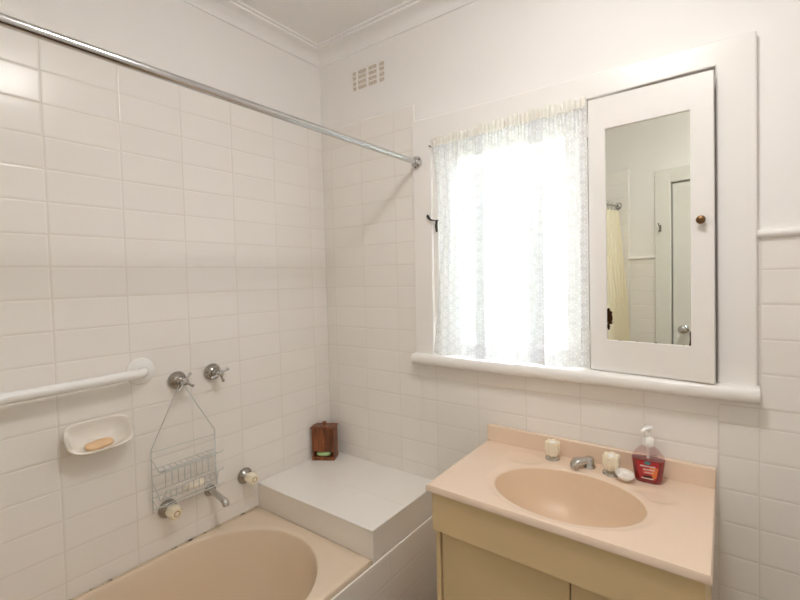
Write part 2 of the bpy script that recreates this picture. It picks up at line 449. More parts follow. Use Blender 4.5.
# ------------------------------------------------------------------ door in the opposite wall (seen in the mirror)
d1 = struct(empty('door_1', (1.36, RY, 0)))
bm = bm_new(); box(bm, DX0 + .004, DX1 - .004, RY - .045, RY - .008, .006, Z(DZ) - .004); leaf = struct(part('door_leaf', bm, M_door, d1, bevel=.003))
bm = bm_new()
box(bm, DX0 - .104, DX0, RY - .02, RY + .016, 0, Z(DZ) + .095); box(bm, DX1, DX1 + .104, RY - .02, RY + .016, 0, Z(DZ) + .095); box(bm, DX0, DX1, RY - .02, RY + .016, Z(DZ), Z(DZ) + .095)
struct(part('architrave', bm, M_door, d1, bevel=.005))
bm = bm_new()
hx, hz = 1.06, Z(-.455)
lathe(bm, [(.026, 0), (.026, .006), (.012, .010), (.010, .030), (.022, .040), (.027, .052), (.024, .064), (0, .070)], (hx, RY - .008, hz), (0, 1, 0), 24)
struct(part('door_knob', bm, M_chrome, leaf))

# ------------------------------------------------------------------ mirrored cabinet
AL = radians(6.5)
hinge = Vector((1.332, -.014, 0))
mc = thing('mirror_cabinet', 'white painted wall cabinet with a mirrored door hung ajar beside the window', 'cabinet', (1.51, 0, Z(-.392)))
bm = bm_new()                                     # carcass let into the wall
box(bm, 1.334, 1.340, .0, .135, Z(-.392), Z(.531)); box(bm, 1.688, 1.693, .0, .135, Z(-.392), Z(.531))
box(bm, 1.340, 1.688, .0, .135, Z(.523), Z(.531)); box(bm, 1.340, 1.688, .0, .135, Z(-.392), Z(-.385)); box(bm, 1.340, 1.688, .128, .135, Z(-.385), Z(.523))
part('carcass', bm, M_gloss, mc)
door = None
def D(u, z, d=0.0):                                # point on the door plane: u along it, d out from it
    return Vector((hinge.x + cos(AL) * u - sin(AL) * d, hinge.y - sin(AL) * u - cos(AL) * d, Z(z)))
bm = bm_new()
o_ = [(.002, -.390), (.002, .526), (.362, .513), (.364, -.390)]
i_ = [(.058, -.284), (.058, .418), (.304, .415), (.304, -.284)]
def door_piece(q, d0=-.019, d1=0.0):
    a = [bm.verts.new(D(u, z, d1)) for u, z in q]; b = [bm.verts.new(D(u, z, d0)) for u, z in q]
    bm.faces.new(a); bm.faces.new(b[::-1])
    for i in range(len(q)):
        j = (i + 1) % len(q); bm.faces.new((a[i], b[i], b[j], a[j]))
o4, i4 = o_, i_
R0 = [[bm.verts.new(D(u, z, d)) for u, z in q] for q, d in ((o4, -.019), (o4, 0.0), (i4, 0.0), (i4, -.019))]
for A, B in zip(R0, R0[1:] + R0[:1]):
    for k in range(4): bm.faces.new((A[k], A[(k + 1) % 4], B[(k + 1) % 4], B[k]))
door = part('door', bm, M_gloss, mc, bevel=.0018)
# mirror glass, silvering worn away along the lower edge
def mirror_mat():
    m = bpy.data.materials.new('worn_mirror'); m.use_nodes = True
    n, l = nodes(m); b = n['Principled BSDF']
    b.inputs['Metallic'].default_value = 1; b.inputs['Roughness'].default_value = .012; b.inputs['Base Color'].default_value = (.87, .89, .83, 1)
    out = n['Material Output']
    uv = n.new('ShaderNodeUVMap'); sp = n.new('ShaderNodeSeparateXYZ'); l.new(uv.outputs[0], sp.inputs[0])
    def M(op, x, y=None):
        k = n.new('ShaderNodeMath'); k.operation = op
        for i, v in enumerate((x, y)):
            if v is None: continue
            if isinstance(v, (int, float)): k.inputs[i].default_value = v
            else: l.new(v, k.inputs[i])
        return k.outputs[0]
    t = n.new('ShaderNodeTexNoise'); t.inputs['Scale'].default_value = 38; t.inputs['Detail'].default_value = 5; l.new(uv.outputs[0], t.inputs['Vector'])
    def blob(cx, cy, rx, ry, amp):
        dx = M('DIVIDE', M('SUBTRACT', sp.outputs[0], cx), rx); dy = M('DIVIDE', M('SUBTRACT', sp.outputs[1], cy), ry)
        q = M('SUBTRACT', 1.0, M('SQRT', M('ADD', M('MULTIPLY', dx, dx), M('MULTIPLY', dy, dy))))
        return M('ADD', q, M('MULTIPLY', M('SUBTRACT', t.outputs['Fac'], .5), amp))
    a = blob(.008, .075, .020, .052, 2.6)
    c = blob(.246, .012, .009, .035, 2.2)
    e = blob(.12, -.010, .16, .014, 2.6)
    s = M('MAXIMUM', M('MAXIMUM', a, c), e)
    t2 = n.new('ShaderNodeTexNoise'); t2.inputs['Scale'].default_value = 150; t2.inputs['Detail'].default_value = 2; l.new(uv.outputs[0], t2.inputs['Vector'])
    low = M('MULTIPLY', M('SUBTRACT', .11, sp.outputs[1]), .9)
    s = M('MAXIMUM', s, M('ADD', M('SUBTRACT', t2.outputs['Fac'], .80), low))
    k = n.new('ShaderNodeMapRange'); k.inputs['From Min'].default_value = .28; k.inputs['From Max'].default_value = .42
    l.new(s, k.inputs['Value'])
    df = n.new('ShaderNodeBsdfDiffuse'); df.inputs[0].default_value = (*lin((58, 38, 24)), 1)
    mx = n.new('ShaderNodeMixShader'); l.new(k.outputs[0], mx.inputs[0]); l.new(b.outputs[0], mx.inputs[1]); l.new(df.outputs[0], mx.inputs[2])
    l.new(mx.outputs[0], out.inputs[0]); return m
bm = bm_new()
u0, u1, zz0, zz1 = .050, .312, -.292, .426
f4 = [bm.verts.new(D(u, z, -.0055)) for u, z in ((u0, zz0), (u1, zz0), (u1, zz1), (u0, zz1))]
b4 = [bm.verts.new(D(u, z, -.0095)) for u, z in ((u0, zz0), (u1, zz0), (u1, zz1), (u0, zz1))]
uvl = bm.loops.layers.uv.new('UVMap')
fr_ = bm.faces.new(f4); bm.faces.new(b4[::-1])
for i in range(4): bm.faces.new((f4[i], b4[i], b4[(i + 1) % 4], f4[(i + 1) % 4]))
for lp in fr_.loops:
    i = f4.index(lp.vert); q = ((u0, zz0), (u1, zz0), (u1, zz1), (u0, zz1))[i]; lp[uvl].uv = (q[0] - .058, q[1] + .284)
part('mirror', bm, mirror_mat(), door, smooth=False)
bm = bm_new()
nrm = D(0, 0, 1) - D(0, 0, 0)
lathe(bm, [(.006, -.002), (.006, .008), (.0105, .013), (.0125, .018), (.0105, .023), (.004, .0255), (0, .0258)], D(.333, .089), nrm, 20)
part('knob', bm, M_brass, door)
for zc in (.425, -.278):
    bm = bm_new()
    tube(bm, [Vector((1.3322, -.017, Z(zc - .024))), Vector((1.3322, -.017, Z(zc + .024)))], .0035, 8)
    box(bm, 1.316, 1.332, -.0145, -.012, Z(zc - .022), Z(zc + .022))
    part('hinge', bm, M_gloss, mc)

# ------------------------------------------------------------------ lace curtain
lc = thing('lace_curtain', 'white sheer lace curtain gathered on a wire across the window', 'curtain', (1.0, -.03, Z(-.39)))
def plan():                                        # plan of the cloth: two tucks where it doubles back on itself
    P = []
    def seg(xa, xb, ya, yb, n, amp=0.0, f=0.0):
        for i in range(n):
            t = i / n; P.append((xa + (xb - xa) * t, ya + (yb - ya) * t + amp * sin(f * t * 2 * pi) * sin(pi * t)))
    seg(.690, .944, -.006, -.020, 60, .004, 5)
    seg(.944, .893, -.020, -.013, 14); seg(.893, 1.184, -.013, -.024, 70, .004, 5)
    seg(1.184, 1.118, -.024, -.015, 16); seg(1.118, 1.335, -.015, -.016, 50, .004, 4)
    return P
PL = plan()
def curtain_grid(z_hi, z_lo, nz, yfun, edge=None, xpull=True):
    bm = bm_new(); uvl = bm.loops.layers.uv.new('UVMap'); rows = []; arc = [0]
    for a, b in zip(PL, PL[1:]): arc.append(arc[-1] + sqrt((a[0] - b[0]) ** 2 + (a[1] - b[1]) ** 2))
    for j in range(nz + 1):
        t = j / nz; row = []
        for i, (x, y) in enumerate(PL):
            hi = z_hi(x, i) if callable(z_hi) else z_hi; lo = z_lo(x, i) if callable(z_lo) else z_lo
            z = hi + (lo - hi) * t
            xx, yy = yfun(x, y, t, i)
            row.append((bm.verts.new((xx, yy, Z(z))), (arc[i], z)))
        rows.append(row)
    for A, B in zip(rows, rows[1:]):
        for k in range(len(A) - 1):
            f = bm.faces.new((A[k][0], A[k + 1][0], B[k + 1][0], B[k][0]))
            for lp, q in zip(f.loops, (A[k], A[k + 1], B[k + 1], B[k])): lp[uvl].uv = q[1]
    return bm
def head_z(x): return .503 + (x - .69) / .63 * .012
def body_y(x, y, t, i):
    # gathers are tight at the top and the left edge swings in towards the sash half way down
    pin = max(0, 1 - t * 6)
    y2 = y + .004 * sin(i * 1.9) * pin - .018 * t * (1 if x < 1.31 else .3)
    x2 = x + .034 * sin(pi * min(1, t * 1.0)) * max(0, 1 - (x - .69) / .10)
    return x2, y2 - .006
bmc = curtain_grid(lambda x, i: head_z(x) - .010, lambda x, i: -.386 + .004 * sin(x * 40), 26, body_y)
part('lace_panel', bmc, M_lace, lc)
rh = [random.uniform(-1, 1) for _ in PL]
def ruf(x, i): return head_z(x) + .022 + .005 * sin(x * 95) + .003 * sin(x * 210 + 1)
bmc = curtain_grid(ruf, lambda x, i: head_z(x) - .016, 8, lambda x, y, t, i: (x, y - .008 + .006 * sin(i * 1.55) * (.4 + abs(t - .55))))
hd = part('heading', bmc, M_lacetop, lc)
bm = bm_new(); tube(bm, [V3(.684, -.014, .494), V3(.84, -.018, .497), V3(1.33, -.024, .508)], .0022, 8)
part('curtain_wire', bm, M_white, lc)
for x, y, z in ((.687, -.019, .494), (1.322, -.0135, .507)):
    bm = bm_new(); tube(bm, [V3(x, y + .010, z), V3(x, y - .008, z)], .003, 8); part('hook', bm, M_brass, lc)

# ------------------------------------------------------------------ wall vent
bm = bm_new()
vx0, vx1, vz0, vz1 = .221, .437, .845, .947
cols = [(.228, .251), (.263, .317), (.329, .382), (.395, .428)]
rws = [.938, .915, .890, .866]
hh = .018
xs = [vx0] + [v for c in cols for v in c] + [vx1]
zs = [vz0] + [v for r in reversed(rws) for v in (r - hh, r)] + [vz1]
zs[0] = min(zs[0], zs[1] - .003)
vy, vb = PT - .004, PT - .0005
gv = {}
for iy, y in enumerate((vy, vb)):
    for i, x in enumerate(xs):
        for j, z in enumerate(zs): gv[(iy, i, j)] = bm.verts.new((x, y, Z(z)))
hole = lambda i, j: i % 2 == 1 and j % 2 == 1
for i in range(len(xs) - 1):
    for j in range(len(zs) - 1):
        q = [(i, j), (i + 1, j), (i + 1, j + 1), (i, j + 1)]
        if hole(i, j):
            bm.faces.new([gv[(1, *p)] for p in q]).material_index = 1
            for a, b in zip(q, q[1:] + q[:1]): bm.faces.new((gv[(0, *a)], gv[(0, *b)], gv[(1, *b)], gv[(1, *a)]))
        else: bm.faces.new([gv[(0, *p)] for p in q])
me_v = obj('wall_vent', bm, [M_paint, M_vent], smooth=False)
tag(me_v, 'small painted air vent with rows of slots high on the wall below the cornice', 'vent')

# ------------------------------------------------------------------ tiled ledge at the head of the bath, and the bath side
LZ = -.956
lg = thing('tiled_ledge', 'white tiled ledge in the corner at the tap end of the bath', 'ledge', (.35, -.25, 0))
lp = [(.001, -.001), (.001, -.4335), (.683, -.4335), (.683, -.001)]
bm = bm_new(); prism(bm, lp, 0, Z(LZ - .004)); part('ledge_base', bm, M_ledgefront, lg, bevel=.002)
bm = bm_new()
prism(bm, [(.001, -.001), (.001, -.435), (.6845, -.435), (.6845, -.001)], Z(LZ - .008), Z(LZ)); part('ledge_top', bm, M_ledge, lg, bevel=.0025)
# large-format joint lines on the top tiles
bm = bm_new()
box(bm, .010, .680, -.2415, -.2395, Z(LZ) - .001, Z(LZ) + .0002); box(bm, .369, .371, -.425, -.006, Z(LZ) - .001, Z(LZ) + .0002)
M_joint = mat('pale_joint', (219, 214, 206), .5)
part('joints', bm, M_joint, lg, smooth=False)

AX = .705
ap = thing('bath_side_panel', 'white tiled upstand along the open side of the bath and ledge', 'panel', (AX, -.9, 0))
bm = bm_new(); box(bm, .695, AX, RY + .002, -.001, .001, Z(-1.063)); part('tiled_face', bm, M_tileA, ap, bevel=.003)

# ------------------------------------------------------------------ bath tub
bt = thing('bathtub', 'beige enamelled bathtub with a round-ended bowl against the left tiled wall', 'bathtub', (.36, -1.15, 0))
BZ = -1.06
def rect_hit(c, poly, ang):
    d = Vector((cos(ang), sin(ang))); best = None
    for a, b in zip(poly, poly[1:] + poly[:1]):
        a = Vector(a); b = Vector(b); e = b - a; den = d.x * e.y - d.y * e.x
        if abs(den) < 1e-9: continue
        q = a - Vector(c); t = (q.x * e.y - q.y * e.x) / den; s = (q.x * d.y - q.y * d.x) / den
        if t > 0 and -1e-6 <= s <= 1 + 1e-6 and (best is None or t < best): best = t
    return Vector(c) + d * best
def angles(c, poly, n):
    A = [2 * pi * k / n for k in range(n)]
    for p in poly:
        a = atan2(p[1] - c[1], p[0] - c[0]) % (2 * pi)
        k = min(range(len(A)), key=lambda q: min(abs(A[q] - a), 2 * pi - abs(A[q] - a))); A[k] = a
    return sorted(A)
outer = [(.002, -.436), (.679, -.436), (.679, RY + .003), (.002, RY + .003)]
cB = (.335, -1.15)
AB = angles(cB, outer, 144)
def stadium(ang, r, y0, y1, cx, e=1.0):
    # round-ended bowl outline by direction from its centre
    lo, hi = 0, 3
    d = (cos(ang), sin(ang))
    def inside(t):
        x = cB[0] + d[0] * t - cx; y = cB[1] + d[1] * t
        yy = y - (y0 - r) if y > y0 - r else (y - (y1 + r) if y < y1 + r else 0)
        return x * x + yy * yy < r * r
    for _ in range(40):
        m_ = (lo + hi) / 2
        if inside(m_): lo = m_
        else: hi = m_
    return Vector((cB[0] + d[0] * lo, cB[1] + d[1] * lo))
def bowl(off, dz, y0s=0, y1s=0):
    return [Vector((p.x, p.y, Z(BZ + dz))) for p in [stadium(a, .320 - off, -.490 - off - y0s, -1.80 + off + y1s, .336) for a in AB]]
rect = [rect_hit(cB, outer, a) for a in AB]
rings = [[Vector((p.x, p.y, Z(BZ - .030))) for p in rect], [Vector((p.x, p.y, Z(BZ - .004))) for p in rect],
         [Vector((p.x + (cB[0] - p.x) * .012, p.y + (cB[1] - p.y) * .006, Z(BZ))) for p in rect]]
o0 = bowl(-.008, 0)
for t in (.35, .7): rings.append([rings[2][k].lerp(o0[k], t) for k in range(len(AB))])
rings += [bowl(-.003, -.0004), bowl(0, -.002), bowl(.0025, -.006), bowl(.0045, -.013), bowl(.008, -.03), bowl(.018, -.10, .0, .02), bowl(.030, -.20, .01, .06), bowl(.046, -.29, .02, .12), bowl(.075, -.345, .03, .16), bowl(.12, -.372, .04, .2), bowl(.2, -.380, .08, .22)]
bm = bm_new(); rings_mesh(bm, rings, True, False); part('tub', bm, M_bath, bt, angle=70)
# mould-speckled sealant along the tiles
bm = bm_new(); tube(bm, [V3(.0055, -.441, BZ + .001), V3(.0055, -1.0, BZ + .001), V3(.0055, RY + .01, BZ + .001)], .0042, 6)
m_seal = mat('old_sealant', (186, 168, 146), .6)
n_, l_ = nodes(m_seal)
tc = n_.new('ShaderNodeTexCoord'); t_ = n_.new('ShaderNodeTexNoise'); t_.inputs['Scale'].default_value = 30; l_.new(tc.outputs['Object'], t_.inputs['Vector'])
r_ = n_.new('ShaderNodeValToRGB'); r_.color_ramp.elements[0].position = .30; r_.color_ramp.elements[1].position = .42
r_.color_ramp.elements[0].color = (*lin((70, 58, 48)), 1); r_.color_ramp.elements[1].color = (*lin((206, 190, 168)), 1)
l_.new(t_.outputs['Fac'], r_.inputs[0]); l_.new(r_.outputs[0], n_['Principled BSDF'].inputs['Base Color'])
part('sealant', bm, m_seal, bt)

# ------------------------------------------------------------------ vanity
def yf(x): return -.4545 - .014 * (x - .942) / .755       # front line of the top
VZ = -.715
vt = thing('vanity_basin', 'pale pink-beige moulded vanity basin with an oval bowl and low splashback', 'basin', (1.32, -.24, Z(-.747)))
outer = [(.932, -.0025), (.936, yf(.942)), (1.698, yf(1.698)), (1.6955, -.0025)]
cV = (1.3215, -.271)
AV = angles(cV, outer, 192)
def ell(a, b, k=0):
    out = []
    for t in AV:
        r = 1 / sqrt((cos(t) / a) ** 2 + (sin(t) / b) ** 2); out.append(Vector((cV[0] + r * cos(t), cV[1] + r * sin(t))))
    return out
rect = [rect_hit(cV, outer, a) for a in AV]
def recess(x, y):
    z = 0
    for cx, cy, a, b in ((1.125, -.112, .055, .034), (1.545, -.155, .055, .034)):
        q = sqrt(((x - cx) / a) ** 2 + ((y - cy) / b) ** 2)
        if q < 1.25:
            s = min(1, max(0, (1.25 - q) / .3)); z -= .0035 * s * s * (3 - 2 * s)
    return z
def flat(ps, z, rec=True): return [Vector((p.x, p.y, Z(z + (recess(p.x, p.y) if rec else 0)))) for p in ps]
E = lambda a, b, z: flat(ell(a, b), z, False)
A0, B0 = .2190, .1515
inset = [Vector((p.x + (cV[0] - p.x) * .010, p.y + (cV[1] - p.y) * .016)) for p in rect]
rings = [flat(rect, VZ - .020, False), flat(rect, VZ - .006, False), flat(inset, VZ)]
o0 = ell(A0 + .030, B0 + .026)
for k in range(1, 16):
    t = k / 16; rings.append(flat([a.lerp(b, t) for a, b in zip(inset, o0)], VZ))
rings += [flat(o0, VZ), E(A0 + .024, B0 + .020, VZ - .0015), E(A0 + .016, B0 + .014, VZ - .0035), E(A0 + .006, B0 + .006, VZ - .0042), E(A0 + .002, B0 + .002, VZ - .0052), E(A0, B0, VZ - .008)]
nb = len(rings)
for k in range(1, 15):
    q = 1 - .9 * (k / 14) ** .8
    if k == 1: q = .985
    rings.append(E(A0 * q, B0 * q, VZ - .010 - .132 * (1 - q ** 2.6) ** .92))
bm = bm_new(); R_ = rings_mesh(bm, rings, True, False)
nv = len(AV); bm.verts.index_update()
for f in bm.faces:
    if all(v.index >= nv * (nb - 2) for v in f.verts): f.material_index = 1
part('top_with_basin', bm, [M_vtop, M_basin], vt, angle=55)
bm = bm_new(); prism(bm, [(.932, -.002), (.932, -.020), (1.6955, -.020), (1.6955, -.002)], Z(VZ - .002), Z(-.653)); part('splashback', bm, M_vtop, vt, bevel=.004, seg=3)
bm = bm_new(); lathe(bm, [(.0, 0), (.021, 0), (.023, .002), (.021, .004), (.014, .003), (0, .0025)], V3(cV[0], cV[1], VZ - .1425), (0, 0, 1), 24); part('waste', bm, M_chrome, vt)

vc = thing('vanity_cabinet', 'mustard-beige laminate vanity cupboard below the moulded basin top', 'cabinet', (1.32, -.22, 0))
bm = bm_new()
F0, F1, FZ0, FZ1 = .952, 1.684, Z(-.860), Z(-.7355)
prism(bm, [(F0, yf(F0) + .028), (F0, yf(F0) + .010), (F1, yf(F1) + .010), (F1, yf(F1) + .028)], FZ0, FZ1)
prism(bm, [(F0, -.004), (F0, yf(F0) + .028), (F0 + .015, yf(F0) + .028), (F0 + .015, -.004)], FZ0, FZ1)
prism(bm, [(F1 - .015, -.004), (F1 - .015, yf(F1) + .028), (F1, yf(F1) + .028), (F1, -.004)], FZ0, FZ1); fas = part('fascia', bm, M_cab, vc, bevel=.0015)
def yd(x): return yf(x) + .026
bm = bm_new()
prism(bm, [(.953, -.004), (.953, yd(.95)), (.9685, yd(.9685)), (.9685, -.004)], .0, Z(-.8605)); prism(bm, [(1.670, -.004), (1.670, yd(1.670)), (1.683, yd(1.683)), (1.683, -.004)], .0, Z(-.8605))
prism(bm, [(.9685, -.004), (.9685, -.020), (1.672, -.020), (1.672, -.004)], .0, Z(-.8605)); prism(bm, [(.9685, -.02), (.9685, -.38), (1.672, -.38), (1.672, -.02)], .09, .105)
prism(bm, [(.9685, -.37), (.9685, -.38), (1.672, -.38), (1.672, -.37)], .0, .09)
part('carcass', bm, M_cab, vc, bevel=.001)
for xa, xb in ((.9725, 1.3795), (1.3835, 1.666)):
    bm = bm_new(); prism(bm, [(xa, yd(xa) + .022), (xa, yd(xa) + .006), (xb, yd(xb) + .006), (xb, yd(xb) + .022)], .10, Z(-.8645)); part('door', bm, M_cab, vc, bevel=.0015)

# basin taps and spout
def facet(t, h): return 1 + (.10 + .05 * max(0, min(1, (h - .03) / .03))) * cos(6 * t)
def basin_tap(loc, s, label):
    t = thing('basin_tap', label, 'tap', loc, 'taps on the vanity')
    bm = bm_new(); lathe(bm, [(.0255 * s, 0), (.0265 * s, .003), (.025 * s, .007), (.017 * s, .010), (.013 * s, .016)], (0, 0, 0), (0, 0, 1), 28); obj('flange', bm, M_chrome, t)
    bm = bm_new(); lathe(bm, [(.015 * s, .013), (.0195 * s, .016), (.0225 * s, .024), (.0255 * s, .038), (.0235 * s, .050), (.0240 * s, .060), (.0215 * s, .0635), (.011 * s, .0575), (0, .0575)], (0, 0, 0), (0, 0, 1), 48, shape=facet); h = obj('handle', bm, M_cream, t, angle=30)
    bm = bm_new(); lathe(bm, [(.0095 * s, .0570), (.0095 * s, .0605), (.007 * s, .0612), (0, .0612)], (0, 0, 0), (0, 0, 1), 20); obj('cap', bm, M_white, h)
    return t
basin_tap(V3(1.212, -.061, VZ), 1.0, 'cream handled basin tap on the vanity, the one farther from the red soap bottle')
basin_tap(V3(1.411, -.074, VZ), 1.05, 'cream handled basin tap on the vanity, the one nearer the red soap bottle')
sp = thing('basin_spout', 'short stubby chrome spout between the two cream basin taps', 'spout', V3(1.338, -.062, VZ))
bm = bm_new(); lathe(bm, [(.020, 0), (.021, .003), (.019, .008), (.017, .012), (.017, .030), (.014, .034), (0, .035)], (0, 0, 0), (0, 0, 1), 28); obj('base', bm, M_chromeb, sp)
bm = bm_new()
path = [(.004, .004, .022), (-.012, -.010, .0235), (-.024, -.020, .0235), (-.034, -.029, .022), (-.040, -.034, .013), (-.041, -.035, .002)]
rings = []
for i, (x, y, z) in enumerate(path):
    wv = [.013, .0145, .017, .0185, .0185, .0180][i]; hv = [.009, .010, .010, .0115, .0105, .010][i]
    ti = [0, 0, 0, .45, 1.15, 1.5][i]
    ring = []
    for k in range(20):
        a = 2 * pi * k / 20; e = .6
        cu = abs(cos(a)) ** e * (1 if cos(a) >= 0 else -1); su = abs(sin(a)) ** e * (1 if sin(a) >= 0 else -1)
        dx, dy = -.76, -.65; ring.append(Vector((x - dy * wv * cu + dx * sin(ti) * hv * su, y + dx * wv * cu + dy * sin(ti) * hv * su, z + cos(ti) * hv * su)))
    rings.append(ring)
rings_mesh(bm, rings, True, True); obj('nozzle', bm, M_chromeb, sp, angle=50)

# small white oval dish beside the right tap
sd = thing('soap_dish', 'small white oval dish lying on the vanity at the foot of a cream tap', 'dish', V3(1.456, -.103, VZ))
bm = bm_new(); rings = []
RT = Matrix.Rotation(radians(-6), 3, 'Z')
for a, b, h in ((.018, .014, .0005), (.023, .019, .006), (.0275, .0235, .014), (.0290, .0250, .0185), (.0280, .0240, .0195), (.0250, .0210, .0150), (.020, .016, .0095), (.008, .006, .0080)):
    rings.append([RT @ Vector((a * cos(t), b * sin(t), h)) for t in [2 * pi * k / 32 for k in range(32)]])
rings_mesh(bm, rings, True, True)
for k in range(-2, 3):
    tube(bm, [RT @ Vector((k * .008, -.010, .0100)), RT @ Vector((k * .008, .010, .0100))], .0018, 6)
obj('dish', bm, M_cer, sd); sd.rotation_euler = (radians(14), radians(6), 0); sd.location.z += .0065

# ------------------------------------------------------------------ liquid soap bottle
sb = thing('soap_dispenser', 'clear pump bottle of red liquid hand soap with a white pump on the vanity', 'soap dispenser', V3(1.519, -.066, VZ))
sb.rotation_euler = (0, 0, radians(3))
def oval_ring(a, b, z, n=40, e=.8):
    out = []
    for k in range(n):
        t = 2 * pi * k / n
        out.append(Vector((a * abs(cos(t)) ** e * (1 if cos(t) >= 0 else -1), b * abs(sin(t)) ** e * (1 if sin(t) >= 0 else -1), z)))
    return out
prof = [(.0345, .018, 0), (.0380, .0205, .002), (.0400, .0215, .010), (.0430, .023, .035), (.0460, .024, .060), (.0475, .0245, .072)]
bm = bm_new(); rings_mesh(bm, [oval_ring(*p) for p in prof] + [oval_ring(.0455, .023, .0725)], True, True); obj('liquid', bm, M_red, sb, angle=50)
prof2 = [(.0477, .0247, .0728), (.0450, .0245, .081), (.0385, .0225, .092), (.029, .0195, .102), (.021, .016, .108), (.0135, .0135, .111), (.0125, .0125, .117)]
bm = bm_new(); rings_mesh(bm, [oval_ring(a, b, z, 40, .8 + .2 * i / 6) for i, (a, b, z) in enumerate(prof2)], True, False); obj('bottle', bm, M_bottle, sb)
# dip tube and pump
bm = bm_new(); lathe(bm, [(.0155, .113), (.0165, .115), (.0165, .130), (.0150, .136), (.0075, .140), (.0055, .142), (.0055, .160)], (0, 0, 0), (0, 0, 1), 28); pm = obj('pump', bm, M_white, sb)
bm = bm_new()
rings = []
for x, wv, z0, z1 in ((-.020, .003, .164, .171), (-.017, .009, .161, .173), (-.008, .0125, .160, .175), (.003, .0125, .160, .175), (.013, .008, .162, .174), (.026, .0052, .163, .172), (.034, .0045, .160, .169), (.0355, .003, .160, .166)):
    ring = []
    for k in range(16):
        t = 2 * pi * k / 16; ring.append(Vector((x, wv * cos(t), (z0 + z1) / 2 + (z1 - z0) / 2 * sin(t))))
    rings.append(ring)
rings_mesh(bm, rings, True, True); 
for v in bm.verts: v.co = Matrix.Rotation(radians(-115), 4, 'Z') @ v.co
obj('nozzle', bm, M_white, pm)
bm = bm_new(); tube(bm, [(0, 0, .073), (0, 0, .115)], .0042, 10); obj('dip_tube', bm, M_white, sb)
# shield-shaped front label built of coloured bands, slightly proud of the plastic
def surf(u, z):                                    # point on the front of the bottle
    for (a0, b0, z0), (a1, b1, z1) in zip(prof, prof[1:]):
        if z <= z1 or z1 == prof[-1][2]:
            q = (z - z0) / (z1 - z0); a = a0 + (a1 - a0) * q; b = b0 + (b1 - b0) * q; break
    s = min(.98, abs(u / a)); cc = s ** (1 / .8); sn = sqrt(max(0, 1 - cc * cc)); return Vector((u, -b * sn ** .8, z))
def patch(name, spans, m, lift, par=sb):
    bm = bm_new(); rows = []
    for z, ul, ur in spans:
        rows.append([bm.verts.new(surf(ul + (ur - ul) * k / 12, z) + Vector((0, -lift, 0))) for k in range(13)])
    for A, B in zip(rows, rows[1:]):
        for k in range(12): bm.faces.new((A[k], A[k + 1], B[k + 1], B[k]))
    return obj(name, bm, m, par)
def shield(z):
    t = max(0, (z - .014) / .056); return .0310 * min(1, .68 + .40 * t ** .6)
L1 = mat('label_crimson', (176, 34, 44), .35); L2 = mat('label_orange', (224, 120, 62), .35); L3 = mat('label_black', (40, 26, 28), .4); L4 = mat('label_white', (236, 226, 220), .4); L5 = mat('label_teal', (70, 140, 150), .35); L6 = mat('label_pink', (206, 92, 84), .35)
zz = [.014 + .056 * k / 10 for k in range(11)]
lab = patch('label', [(z, -shield(z), shield(z)) for z in zz], L1, .0008)
patch('orange_panel', [(z, .004 + .010 * (1 - (z - .016) / .04), shield(z) * .93) for z in zz[1:8]], L2, .0012, lab)
patch('pink_panel', [(z, -shield(z) * .5, .010) for z in zz[3:7]], L6, .0013, lab)
patch('black_band', [(z, -.011, .013) for z in (.020, .023, .026)], L3, .0017, lab)
patch('white_edge', [(z, -.018 + .2 * abs(z - .018), .017) for z in (.0158, .0172, .0186)], L4, .0016, lab)
patch('teal_oval', [(z, -.010 * sqrt(max(0.02, 1 - ((z - .066) / .005) ** 2)), .010 * sqrt(max(0.02, 1 - ((z - .066) / .005) ** 2))) for z in (.0612, .063, .066, .069, .0708)], L5, .0016, lab)
# brush-like pale lettering strokes across the label
bm = bm_new()
rr = random.Random(3)
for row, (z0, ua, ub, h) in enumerate(((.053, -.021, .019, .0055), (.0435, -.012, .016, .0045), (.0345, -.008, .014, .0035))):
    u = ua
    while u < ub:
        wd = rr.uniform(.0018, .0032); hz = h * rr.uniform(.75, 1)
        q = [surf(a, b) + Vector((0, -.0019, 0)) for a, b in ((u, z0), (u + wd, z0), (u + wd, z0 + hz), (u, z0 + hz))]
        bm.faces.new([bm.verts.new(p) for p in q]); u += wd + rr.uniform(.0008, .0016)
obj('lettering', bm, L4, lab, smooth=False)

# ------------------------------------------------------------------ wooden soap box on the ledge
TH = radians(30)
wbx = thing('wooden_box', 'small dark timber lidded box with an open slot standing on the tiled ledge', 'box', V3(.020, -.139, LZ))
wbx.rotation_euler = (0, 0, TH)
W_, D_, H_ = .110, .060, .156          # local x along the front, y to the back
bm = bm_new(); box(bm, -.002, W_ + .002, -.012, D_, 0, .017); obj('base', bm, M_wood, wbx, bevel=.0015)
bm = bm_new()
box(bm, 0, .009, .0, D_, .017, H_); box(bm, W_ - .009, W_, .0, D_, .017, H_); box(bm, .009, W_ - .009, D_ - .008, D_, .017, H_)
obj('sides', bm, M_wood, wbx, bevel=.0012)
bm = bm_new()
for k in range(3): box(bm, -.001 + k * (W_ + .002) / 3, -.001 + (k + 1) * (W_ + .002) / 3 - .0006, -.009, -.0005, .043, H_)
obj('front_boards', bm, M_wood, wbx, bevel=.0015)
bm = bm_new(); box(bm, -.006, W_ + .006, -.014, D_, H_ + .0005, H_ + .010); lid = obj('lid', bm, M_wood, wbx, bevel=.003)
bm = bm_new(); lathe(bm, [(.005, H_ + .010), (.005, H_ + .014), (.010, H_ + .019), (.0115, H_ + .024), (.008, H_ + .029), (0, H_ + .031)], (W_ / 2, .022, 0), (0, 0, 1), 20); obj('knob', bm, M_wood, lid)
bm = bm_new(); lathe(bm, [(.0035, -.001), (.0035, .002), (0, .003)], (W_ * .74, -.009, .085), (0, -1, 0), 12); obj('wood_knot', bm, mat('dark_knot', (40, 22, 14), .6), wbx)
